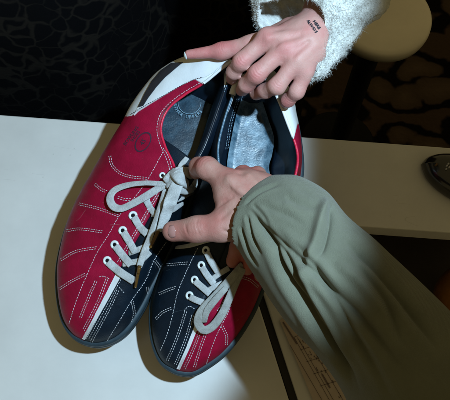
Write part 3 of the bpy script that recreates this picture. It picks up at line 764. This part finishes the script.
# ------------------------------------------------------------------ smooth body meshes from distance fields
def smin(a, b_, k):
    h = np.clip(.5+.5*(b_-a)/k, 0, 1); return b_*(1-h)+a*h-k*h*(1-h)
def rcone(X, a, b_, ra, rb):
    ba = b_-a; l2 = ba@ba; t = np.clip(((X-a)@ba)/l2, 0, 1)
    return np.linalg.norm(X-(a+t[..., None]*ba), axis=-1)-(ra+(rb-ra)*t)
def surface_nets(F, org, h):
    nx, ny, nz = F.shape; s = F < 0
    c = [s[i:nx-1+i, j:ny-1+j, k:nz-1+k] for i in (0, 1) for j in (0, 1) for k in (0, 1)]
    cnt = sum(x.astype(np.int8) for x in c); act = (cnt > 0) & (cnt < 8)
    idx = -np.ones(act.shape, int); idx[act] = np.arange(act.sum()); I = np.argwhere(act)
    acc = np.zeros((len(I), 3)); num = np.zeros(len(I))
    co = [(i, j, k) for i in (0, 1) for j in (0, 1) for k in (0, 1)]
    for a in range(8):
        for b_ in range(a+1, 8):
            d = np.abs(np.subtract(co[a], co[b_])).sum()
            if d != 1: continue
            ia = I+co[a]; ib = I+co[b_]; fa = F[tuple(ia.T)]; fb = F[tuple(ib.T)]; m_ = (fa < 0) != (fb < 0)
            t = np.where(m_, fa/np.where(m_, fa-fb, 1), 0)
            p_ = np.array(co[a])+t[:, None]*(np.subtract(co[b_], co[a]))
            acc += np.where(m_[:, None], p_, 0); num += m_
    V = org+(I+acc/num[:, None])*h
    faces = []
    for ax in range(3):
        sl0 = [slice(None)]*3; sl1 = [slice(None)]*3; sl0[ax] = slice(0, -1); sl1[ax] = slice(1, None)
        A, B = s[tuple(sl0)], s[tuple(sl1)]; E = np.argwhere(A != B)
        u, v_ = [(1, 2), (2, 0), (0, 1)][ax]
        E = E[(E[:, u] > 0) & (E[:, v_] > 0) & (E[:, u] < F.shape[u]-1) & (E[:, v_] < F.shape[v_]-1)]
        eu = np.zeros(3, int); eu[u] = 1; ev = np.zeros(3, int); ev[v_] = 1
        q = np.stack([idx[tuple((E-eu-ev).T)], idx[tuple((E-ev).T)], idx[tuple(E.T)], idx[tuple((E-eu).T)]], 1)
        fl_ = A[tuple(E.T)]
        q[~fl_] = q[~fl_][:, ::-1]; faces.append(q[(q >= 0).all(1)])
    return V, np.vstack(faces)
HZ = .014
def PH(x, y, z): return P(x, y, z+HZ)
def cap(a, b_):  # (px,py,z,r_px) -> metres
    A = PH(*a[:3]); B = PH(*b_[:3]); return (A, B, a[3]*pxsize(A), b_[3]*pxsize(B))
def body(name, groups, order, h, m, parent, reds=(), wrinkles=(), grooves=()):
    """groups: {name: (k, [(a, b), ...])}; order: [(name, k)] union order"""
    caps = {g: (k, [cap(a, b_) for a, b_ in cs]) for g, (k, cs) in groups.items()}
    allp = np.array([p_ for k, cs in caps.values() for c in cs for p_ in (c[0]-c[2], c[0]+c[2], c[1]-c[3], c[1]+c[3])])
    lo = allp.min(0)-.004; hi = allp.max(0)+.004; n = np.ceil((hi-lo)/h).astype(int)+1
    X = np.stack(np.meshgrid(*[lo[i]+np.arange(n[i])*h for i in range(3)], indexing='ij'), -1)
    F = None
    for g, kk in order:
        k, cs = caps[g]; f = None
        for c in cs:
            d = rcone(X, *c); f = d if f is None else smin(f, d, k)
        F = f if F is None else smin(F, f, kk)
    V, Q = surface_nets(F, lo, h)
    # two rounds of smoothing
    E = np.vstack([Q[:, [0, 1]], Q[:, [1, 2]], Q[:, [2, 3]], Q[:, [3, 0]]])
    for _ in range(3):
        S = np.zeros_like(V); n_ = np.zeros(len(V)); np.add.at(S, E[:, 0], V[E[:, 1]]); np.add.at(n_, E[:, 0], 1); np.add.at(S, E[:, 1], V[E[:, 0]]); np.add.at(n_, E[:, 1], 1)
        V = V*.5+S/n_[:, None]*.5
    fn = np.cross(V[Q[:, 2]]-V[Q[:, 0]], V[Q[:, 3]]-V[Q[:, 1]]); NN = np.zeros_like(V)
    for j in range(4): np.add.at(NN, Q[:, j], fn)
    NN = norm(NN)
    for (c, ax, rad, amp, wl) in wrinkles:
        amp *= .6; c3 = PH(*c); a3 = norm(PH(*ax)-c3); d = V-c3; along = d@a3; dist = np.linalg.norm(d, axis=1)
        wgt = np.exp(-(dist/rad)**2)*np.exp(-(along/(rad*.6))**2); lat = np.linalg.norm(d-along[:, None]*a3, axis=1)
        V = V-NN*(amp*wgt*(.5+.5*np.cos(2*PI*(along+.0006*np.sin(lat*900))/wl)))[:, None]
    for (a, b_, wd, amp) in grooves:
        A, B = PH(*a), PH(*b_); ba = B-A; t = np.clip(((V-A)@ba)/(ba@ba), 0, 1); d = np.linalg.norm(V-(A+t[:, None]*ba), axis=1)
        V = V+NN*(amp*np.exp(-(d/wd)**2))[:, None]
    nv = np.array([noise.noise(Vector(v*45))*.0005+noise.noise(Vector(v*140))*.00022 for v in V]); V = V+NN*nv[:, None]
    o = mesh_obj(name, V, Q, m, parent)
    red = np.zeros(len(V))
    for (c, rad, amt) in reds:
        red += amt*np.exp(-(np.linalg.norm(V-PH(*c), axis=1)/rad)**2)
    at = o.data.attributes.new('redness', 'FLOAT', 'POINT'); at.data.foreach_set('value', np.clip(red, 0, 1).astype(np.float32))
    return o, V, NN
def on_skin(V, NN, x, y):
    px = proj(V); d = (px[:, 0]-x)**2+(px[:, 1]-y)**2+np.where(((CAM-V)*NN).sum(1) > 0, 0, 80)-V[:, 2]*60
    k = np.argsort(d)[:6]; n_ = norm(NN[k].mean(0)); g = V[k].mean(0); dd = ray(x, y)
    return CAM+dd*(((g-CAM)@n_)/(dd@n_)), n_
def nail(V, NN, c, tipdir, ln, wd, m, parent):
    """small curved plate lying on the skin; c px centre, tipdir px direction"""
    t = norm(np.array(tipdir, float)); s = np.array([-t[1], t[0]]); v = []; nu, nv = 9, 9
    q0, n0 = on_skin(V, NN, *c); ps = pxsize(q0)
    T = norm(P(c[0]+t[0], c[1]+t[1], q0[2])-q0); T = norm(T-n0*(T@n0)); S = np.cross(n0, T)
    for i in range(nu):
        a = -1+2*i/(nu-1)
        for j in range(nv):
            w_ = -1+2*j/(nv-1); x = a*ln/2*ps*(1-.22*w_*w_ if a > 0 else 1-.35*w_*w_); y = w_*wd/2*ps*(1-.12*abs(a)**3)
            v.append(q0+T*x+S*y+n0*(.0004-.0012*(w_*w_)*wd/9-.0009*a*a))
    o = mesh_obj('fingernail', v, grid_faces(nu, nv), m, parent)
    md = o.modifiers.new('thickness', 'SOLIDIFY'); md.thickness = .0006; md.offset = 0
    return o

# ================================================================== PERSON A (holds the heels)
pa = thing('person', (-.12, .36, -1.0), 'person in fuzzy white sweater and dark leopard print, holding both shoe heels', 'person')
gA = {
 'palm': (.012, [((268, 39, .181, 10), (309, 32, .184, 13)), ((285, 48, .184, 11), (311, 38, .184, 13)), ((297, 60, .182, 10), (311, 46, .182, 13)), ((303, 70, .176, 9), (311, 53, .178, 12)), ((309, 33, .180, 16), (326, -4, .176, 16)), ((310, 48, .176, 14), (330, 14, .174, 15)), ((290, 32, .174, 10), (312, 32, .178, 13))]),
 'tendon': (.003, [((268, 38, .190, 4), (308, 33, .194, 3)), ((284, 47, .1895, 4.2), (312, 38, .194, 3)), ((297, 59, .187, 3.6), (315, 45, .191, 3)), ((266, 37, .186, 7.5), (267, 37.5, .186, 7.5)), ((284.5, 49, .1865, 7.6), (286, 48.5, .1865, 7.6))]),
 'index': (.004, [((268, 38, .183, 9.5), (241, 62, .172, 8.4)), ((241, 62, .172, 8.2), (234, 72, .158, 7.2)), ((234, 72, .158, 7), (232, 79, .142, 6))]),
 'middle': (.004, [((285, 48, .186, 9.5), (257, 74, .174, 8.6)), ((257, 74, .174, 8.9), (246, 85, .158, 7.6)), ((246, 85, .158, 7.5), (242, 90, .142, 6.3))]),
 'ring': (.004, [((297, 60, .184, 9), (277, 86, .171, 8)), ((277, 86, .171, 8.3), (265, 91, .157, 7)), ((265, 91, .157, 7), (256, 94, .144, 6))]),
 'little': (.004, [((306, 72, .176, 8.5), (297, 91, .165, 7)), ((297, 91, .165, 7.2), (288, 100, .152, 6.6)), ((288, 100, .152, 6.6), (286, 103, .142, 5.8))]),
 'thumb': (.006, [((290, 30, .172, 12), (252, 45, .165, 9.0)), ((252, 45, .165, 9.0), (222, 51, .158, 7.6)), ((222, 51, .158, 7.6), (189, 54.5, .153, 4.9))]),
}
oA, VA, NA = body('hand', gA, [('palm', 0), ('tendon', .004), ('index', .006), ('middle', .0035), ('ring', .0028), ('little', .003), ('thumb', .005)], .0008, M['skin_a'], pa,
    reds=[((266, 37, .19), .008, .5), ((285, 49, .195), .010, .7), ((240, 62, .18), .006, .55), ((256, 74, .182), .008, .6), ((277, 87, .178), .006, .4), ((222, 47, .165), .012, .6), ((200, 52, .157), .012, .8), ((286, 102, .155), .006, .5)],
    wrinkles=[((241, 60, .181), (268, 38, .19), .0065, .0007, .0022), ((257, 72, .183), (285, 48, .192), .0075, .0008, .0024), ((277, 84, .180), (297, 60, .19), .006, .0007, .0022), ((290, 100, .158), (300, 82, .17), .005, .0005, .002), ((222, 47, .164), (252, 43, .17), .006, .0006, .002), ((234, 71, .165), (241, 62, .178), .004, .0005, .002)],
    grooves=[((275, 44, .192), (300, 35, .197), .0022, -.0010), ((292, 56, .192), (308, 42, .196), .0020, -.0010), ((318, 20, .195), (326, 46, .19), .0012, -.0008), ((313, 18, .195), (322, 48, .19), .0010, -.0006)])
nail(VA, NA, (184.8, 56.0), (-1, .15), 6.5, 6.5, M['nail_white'], pa)
# tattoo on the wrist: two short rows of dark lettering
b = Buf()
def on_a(cx, cy, ang, sx, sy, lift=.0003):
    ca, sa = math.cos(ang), math.sin(ang)
    def fn(x, y):
        X = cx+x*sx*ca+y*sy*sa; Y = cy+x*sx*sa-y*sy*ca
        q, n_ = on_skin(VA, NA, X, Y); return q+n_*lift
    return fn
for dx in (-.35, 0, .35):
    text_on(b, 'ALWAYS', on_a(312.0+dx, 26.6, math.radians(54), 3.9, 3.8)); text_on(b, 'HERE', on_a(316.6+dx, 25.0, math.radians(54), 4.3, 3.8))
b.build('tattoo', M['tattoo'], oA)

# sweater sleeve: lofted rings defined by left/right silhouette, top height and a lean of the rim
def sleeve(stn, nseg, nring, disp, name, m, parent, rim=None, thick=.0025):
    A = crs([PH(a[0], a[1], a[4]) for a in stn], nring); B = crs([PH(a[2], a[3], a[4]) for a in stn], nring)
    H = crs([(a[5], a[6], 0) for a in stn], nring)
    V = np.zeros((nring, nseg, 3)); tan = norm(np.gradient((A+B)/2, axis=0))
    for i in range(nring):
        c_ = (A[i]+B[i])/2; u = (A[i]-B[i])/2
        for j in range(nseg):
            g = 2*PI*j/nseg; up = max(math.sin(g), 0)
            q = c_+u*math.cos(g)+np.array([0, 0, 1])*H[i, 0]*math.sin(g)
            q = q+tan[i]*H[i, 1]*up*(1-.9*math.cos(g) if name == 'sweater' else 1)
            V[i, j] = q
    n_ = norm(np.cross(np.gradient(V, axis=0), np.roll(V, -1, 1)-np.roll(V, 1, 1)))
    cen = V.mean(1, keepdims=True); n_ = np.where(((V-cen)*n_).sum(-1, keepdims=True) < 0, -n_, n_)
    d = disp(V, proj(V), n_)
    V = V+n_*d[..., None]
    o = mesh_obj(name, V.reshape(-1, 3), grid_faces(nring, nseg, True), m, parent)
    bm = bmesh.new(); bm.from_mesh(o.data); bmesh.ops.recalc_face_normals(bm, faces=bm.faces); bm.to_mesh(o.data); bm.free()
    md = o.modifiers.new('thickness', 'SOLIDIFY'); md.thickness = thick; md.offset = -1
    return o, V, n_
def d_wool(V, px, n_):
    d = np.zeros(V.shape[:2])
    for i in range(V.shape[0]):
        for j in range(V.shape[1]):
            q = Vector(V[i, j]); d[i, j] = .0045*noise.noise(q*60)+.0024*noise.noise(q*160)+.006*noise.noise(q*22)
    return d
stA = [(256, 14, 309, 80, .176, .026, .029), (254, 2, 326, 68, .178, .033, .024), (252, -18, 352, 40, .182, .042, .012), (252, -54, 385, 8, .190, .047, 0), (262, -104, 415, -30, .20, .050, 0)]
oS, VS, NS = sleeve(stA, 180, 90, d_wool, 'sweater', M['wool'], pa)
# loose fibres on the sweater
b = Buf(); cnt = 0
for _ in range(24000):
    i = random.randrange(0, 62); j = random.randrange(0, 180); q = VS[i, j]; n_ = NS[i, j]
    if n_@(CAM-q) < -.25: continue
    q = q+np.random.randn(3)*.0009; d = norm(n_+np.random.randn(3)*.8); L_ = random.uniform(.0008, .0026); sd = norm(np.cross(d, np.random.randn(3)))*.00009
    c1 = q+d*L_*.5+np.random.randn(3)*.0006; c2 = q+d*L_+np.random.randn(3)*.0014
    b.add([q-sd, q+sd, c1-sd*.8, c1+sd*.8, c2], [(0, 1, 3, 2), (2, 3, 4)])
b.build('sweater_fuzz', M['wool'], oS)

# leopard print clothes: hips and thighs as draped folds
def drape(cx, cy, rx, ry, z0, z1, name, folds):
    v = []; nu, nv = 120, 220
    for i in range(nu):
        z = z0+(z1-z0)*i/(nu-1)
        for j in range(nv):
            g = 2*PI*j/nv; s = 1+.18*(z1-z)/1.2
            k = 1+sum(a*math.sin(f*g+ph+z*tw) for f, a, ph, tw in folds)
            k += .02*noise.noise(Vector((math.cos(g)*2, math.sin(g)*2, z*3)))
            v.append((cx+rx*s*k*math.cos(g), cy+ry*s*k*math.sin(g), z))
    f = grid_faces(nu, nv, True); f.append(tuple(range((nu-1)*nv, nu*nv)))
    return mesh_obj(name, v, f, M['leopard'], pa)
drape(-.255, .40, .20, .20, -.9, .10, 'skirt', [(5, .02, .5, 2), (9, .012, 1.2, 3), (14, .006, 0, 1)])
drape(-.015, .43, .15, .13, -.9, .22, 'blouse', [(4, .03, 1.5, 2), (7, .02, .2, -3)])

# ================================================================== PERSON B (reaches in from the right)
pb = thing('person', (.25, -.45, -1.0), 'person in khaki jacket sleeve reaching from lower right to the shoe laces', 'person')
gB = {
 'palm': (.014, [((232, 186, .152, 13), (272, 214, .150, 22)), ((248, 185, .152, 13), (278, 214, .150, 22)), ((263, 188, .148, 12), (285, 214, .148, 20)), ((276, 195, .142, 10), (288, 216, .146, 18)), ((246, 214, .146, 19), (285, 222, .148, 22)), ((280, 216, .148, 24), (330, 250, .155, 26)), ((225, 196, .150, 10), (240, 214, .146, 16))]),
 'thumb': (.007, [((248, 219, .146, 18), (222, 227, .146, 14)), ((222, 227, .146, 14), (198, 229, .142, 11.8)), ((198, 229, .142, 12), (173, 231.3, .134, 10.6))]),
 'index': (.005, [((232, 184, .154, 12), (207, 168, .150, 10.5)), ((207, 168, .150, 10.8), (199, 167, .138, 9.4)), ((199, 167, .138, 9), (196, 172, .122, 7.5))]),
 'middle': (.005, [((249, 182, .154, 11), (243, 175, .146, 9)), ((243, 175, .146, 9), (240, 176, .112, 7.5))]),
 'ring': (.005, [((262, 186, .149, 10.5), (257, 176, .139, 8.5)), ((257, 176, .139, 8.5), (254, 178, .106, 7))]),
 'little': (.005, [((276, 193, .142, 9), (270, 185, .134, 7.5)), ((270, 185, .134, 7.5), (268, 187, .104, 6))]),
 'tendon': (.003, [((231, 181, .164, 4), (262, 205, .168, 3)), ((247, 179, .164, 4), (270, 203, .168, 3)), ((261, 184, .158, 3.5), (277, 204, .164, 3))]),
}
oB, VB, NB = body('hand', gB, [('palm', 0), ('tendon', .006), ('index', .008), ('middle', .004), ('ring', .004), ('little', .004), ('thumb', .010)], .0009, M['skin_b'], pb,
    reds=[((203, 160, .155), .010, .5), ((232, 168, .158), .010, .55), ((254, 166, .15), .008, .6), ((174, 228, .145), .012, .35), ((210, 222, .155), .010, .4)],
    wrinkles=[((197, 225, .153), (222, 222, .158), .009, .0007, .0024), ((205, 161, .158), (230, 180, .165), .008, .0006, .0026), ((185, 226, .150), (210, 226, .153), .006, .0004, .002)],
    grooves=[((222, 218, .158), (238, 205, .162), .002, -.0010), ((214, 205, .156), (226, 200, .160), .0016, -.0008), ((240, 172, .165), (262, 196, .168), .0026, -.0012), ((224, 230, .156), (236, 238, .155), .0012, -.0010), ((213, 197, .158), (230, 189, .166), .0013, -.0009), ((216, 207, .156), (232, 197, .164), .0013, -.0010), ((208, 213, .155), (222, 207, .160), .0012, -.0008), ((203, 182, .150), (218, 178, .160), .0012, -.0006), ((238, 190, .168), (258, 208, .170), .0024, .0008), ((184, 221, .150), (188, 238, .148), .0009, -.0006), ((196, 217, .153), (200, 240, .150), .0009, -.0006), ((228, 176, .165), (238, 196, .168), .0020, .0006)])
nail(VB, NB, (171.5, 231.5), (-1, .25), 10, 12.5, M['nail'], pb)
# the other hand, under the sleeve: fingers on the loose lace
gC = {
 'palm': (.010, [((252, 232, .108, 12), (275, 250, .108, 14)), ((262, 250, .104, 12), (285, 262, .106, 14)), ((275, 255, .106, 16), (320, 290, .112, 18))]),
 'index': (.004, [((250, 232, .108, 9), (238, 247, .104, 8)), ((238, 247, .104, 8), (233, 261, .096, 7.6))]),
 'middle': (.004, [((262, 244, .106, 9), (252, 258, .102, 7.6)), ((252, 258, .102, 7.4), (247, 269, .094, 6.4))]),
 'ring': (.004, [((272, 254, .104, 8), (264, 268, .098, 7)), ((264, 268, .098, 7), (260, 276, .088, 6))]),
 'little': (.004, [((280, 262, .102, 7), (275, 274, .095, 6)), ((275, 274, .095, 6), (272, 281, .088, 5.2))]),
 'thumb': (.004, [((255, 228, .104, 9), (240, 232, .092, 7.5)), ((240, 232, .092, 7.5), (230, 240, .086, 6.5))]),
}
body('hand', gC, [('palm', 0), ('index', .004), ('middle', .003), ('ring', .003), ('little', .003), ('thumb', .004)], .0011, M['skin_b'], pb, reds=[((233, 262, .1), .01, .6), ((247, 269, .1), .01, .6)])

# khaki sleeve
creases = [([(250, 208), (256, 219), (264, 231), (273, 246), (290, 281), (303, 303), (318, 328), (345, 366), (360, 395)], 2.6, -.0120, 8, .0022),
           ([(262, 222), (283, 243), (300, 259), (322, 280), (345, 301), (370, 327), (412, 380)], 2.2, -.0070, 9, .0022),
           ([(268, 236), (280, 247), (293, 266), (306, 297), (330, 338), (353, 391)], 2.2, -.0090, 6, .0020),
           ([(292, 240), (312, 262), (336, 300), (366, 352), (392, 400)], 2.0, -.0050, 7, .0012),
           ([(240, 226), (244, 238), (249, 252), (258, 268)], 1.3, -.0035, 3, .0012),
           ([(246, 214), (250, 228), (254, 240), (262, 256)], 1.4, -.0035, 3, .0010),
           ([(252, 204), (262, 214), (270, 226)], 1.2, -.0022, 3, .0008),
           ([(244, 205), (253, 197), (264, 190), (281, 184)], 1.2, -.0022, 3, .0008),
           ([(327, 197), (322, 214), (316, 240), (309, 264), (300, 285)], 5, .0050, 9, .0),
           ([(330, 205), (330, 222), (324, 246), (316, 262)], 2.0, -.0035, 7, .0),
           ([(262, 206), (285, 214), (306, 226)], 2.2, -.0016, 6, .0008),
           ([(285, 196), (300, 204), (318, 209)], 2.2, -.0014, 6, .0008),
           ([(335, 262), (360, 285), (395, 330)], 5, .0035, 12, .0),
           ([(345, 240), (375, 268), (405, 305), (440, 352)], 2.5, -.0050, 10, .0014),
           ([(356, 262), (385, 300), (402, 345)], 2.5, -.0040, 8, .0012)]
def dist_poly(px, line):
    pl = resample(crs(line, 20*len(line)), 1.5); d = np.full(px.shape[:2], 1e9); tt = np.zeros(px.shape[:2]); n = len(pl)-1
    for k, (a, c_) in enumerate(zip(pl[:-1], pl[1:])):
        ba = c_-a; t = np.clip(((px-a)@ba)/(ba@ba), 0, 1); q = np.hypot(px[..., 0]-a[0]-t*ba[0], px[..., 1]-a[1]-t*ba[1])
        m_ = q < d; d = np.where(m_, q, d); tt = np.where(m_, (k+t)/n, tt)
    return d, np.clip(tt/.14, 0, 1)*np.clip((1-tt)/.3, 0, 1)
def d_khaki(V, px, n_):
    d = np.zeros(V.shape[:2]); top = n_[..., 2] > -.1
    for line, wd, amp, w2, a2 in creases:
        q, tp = dist_poly(px, line); d += np.where(top, tp*(amp*(np.exp(-q/(wd*1.1)) if amp < 0 else np.exp(-(q/wd)**2))+a2*np.exp(-((q-w2)/(w2*.6))**2)), 0)
    for _ in range(2):
        d[1:-1] = (d[:-2]+2*d[1:-1]+d[2:])/4; d = (np.roll(d, 1, 1)+2*d+np.roll(d, -1, 1))/4
    # elastic gathers at the cuff
    nr, ns = V.shape[:2]
    for i in range(nr):
        f = i/(nr-1); gth = math.exp(-(f/.045)**2)
        for j in range(ns):
            g = 2*PI*j/ns; q = Vector(V[i, j])
            d[i, j] += gth*(.0013*math.sin(46*g+5*math.sin(3*g)+4*math.sin(7*g+1))*(.5+noise.noise(Vector((g*6, 3, 1)))*1.6)*(.35+.65*(math.cos(g) > -.2)))+.0016*noise.noise(q*24)+.0005*noise.noise(Vector((q.x*90+q.y*60, q.x*14-q.y*20, q.z*40)))-.0030*math.exp(-((f-.0)/.02)**2)
    return d
stB = [(238, 249, 268, 184, .146, .0235, -.0145), (242, 256, 282, 181, .147, .031, -.011), (252, 272, 304, 183, .150, .038, -.004), (270, 298, 326, 195, .155, .041, 0), (292, 328, 346, 220, .160, .043, 0), (318, 356, 376, 244, .163, .042, 0), (341, 388, 408, 276, .166, .044, 0), (360, 430, 448, 318, .17, .045, 0), (385, 500, 515, 390, .175, .046, 0)]
sleeve(stB, 340, 420, d_khaki, 'jacket_sleeve', M['khaki'], pb, thick=.0018)
print('verts', sum(len(o.data.vertices) for o in bpy.data.objects if o.type == 'MESH'))
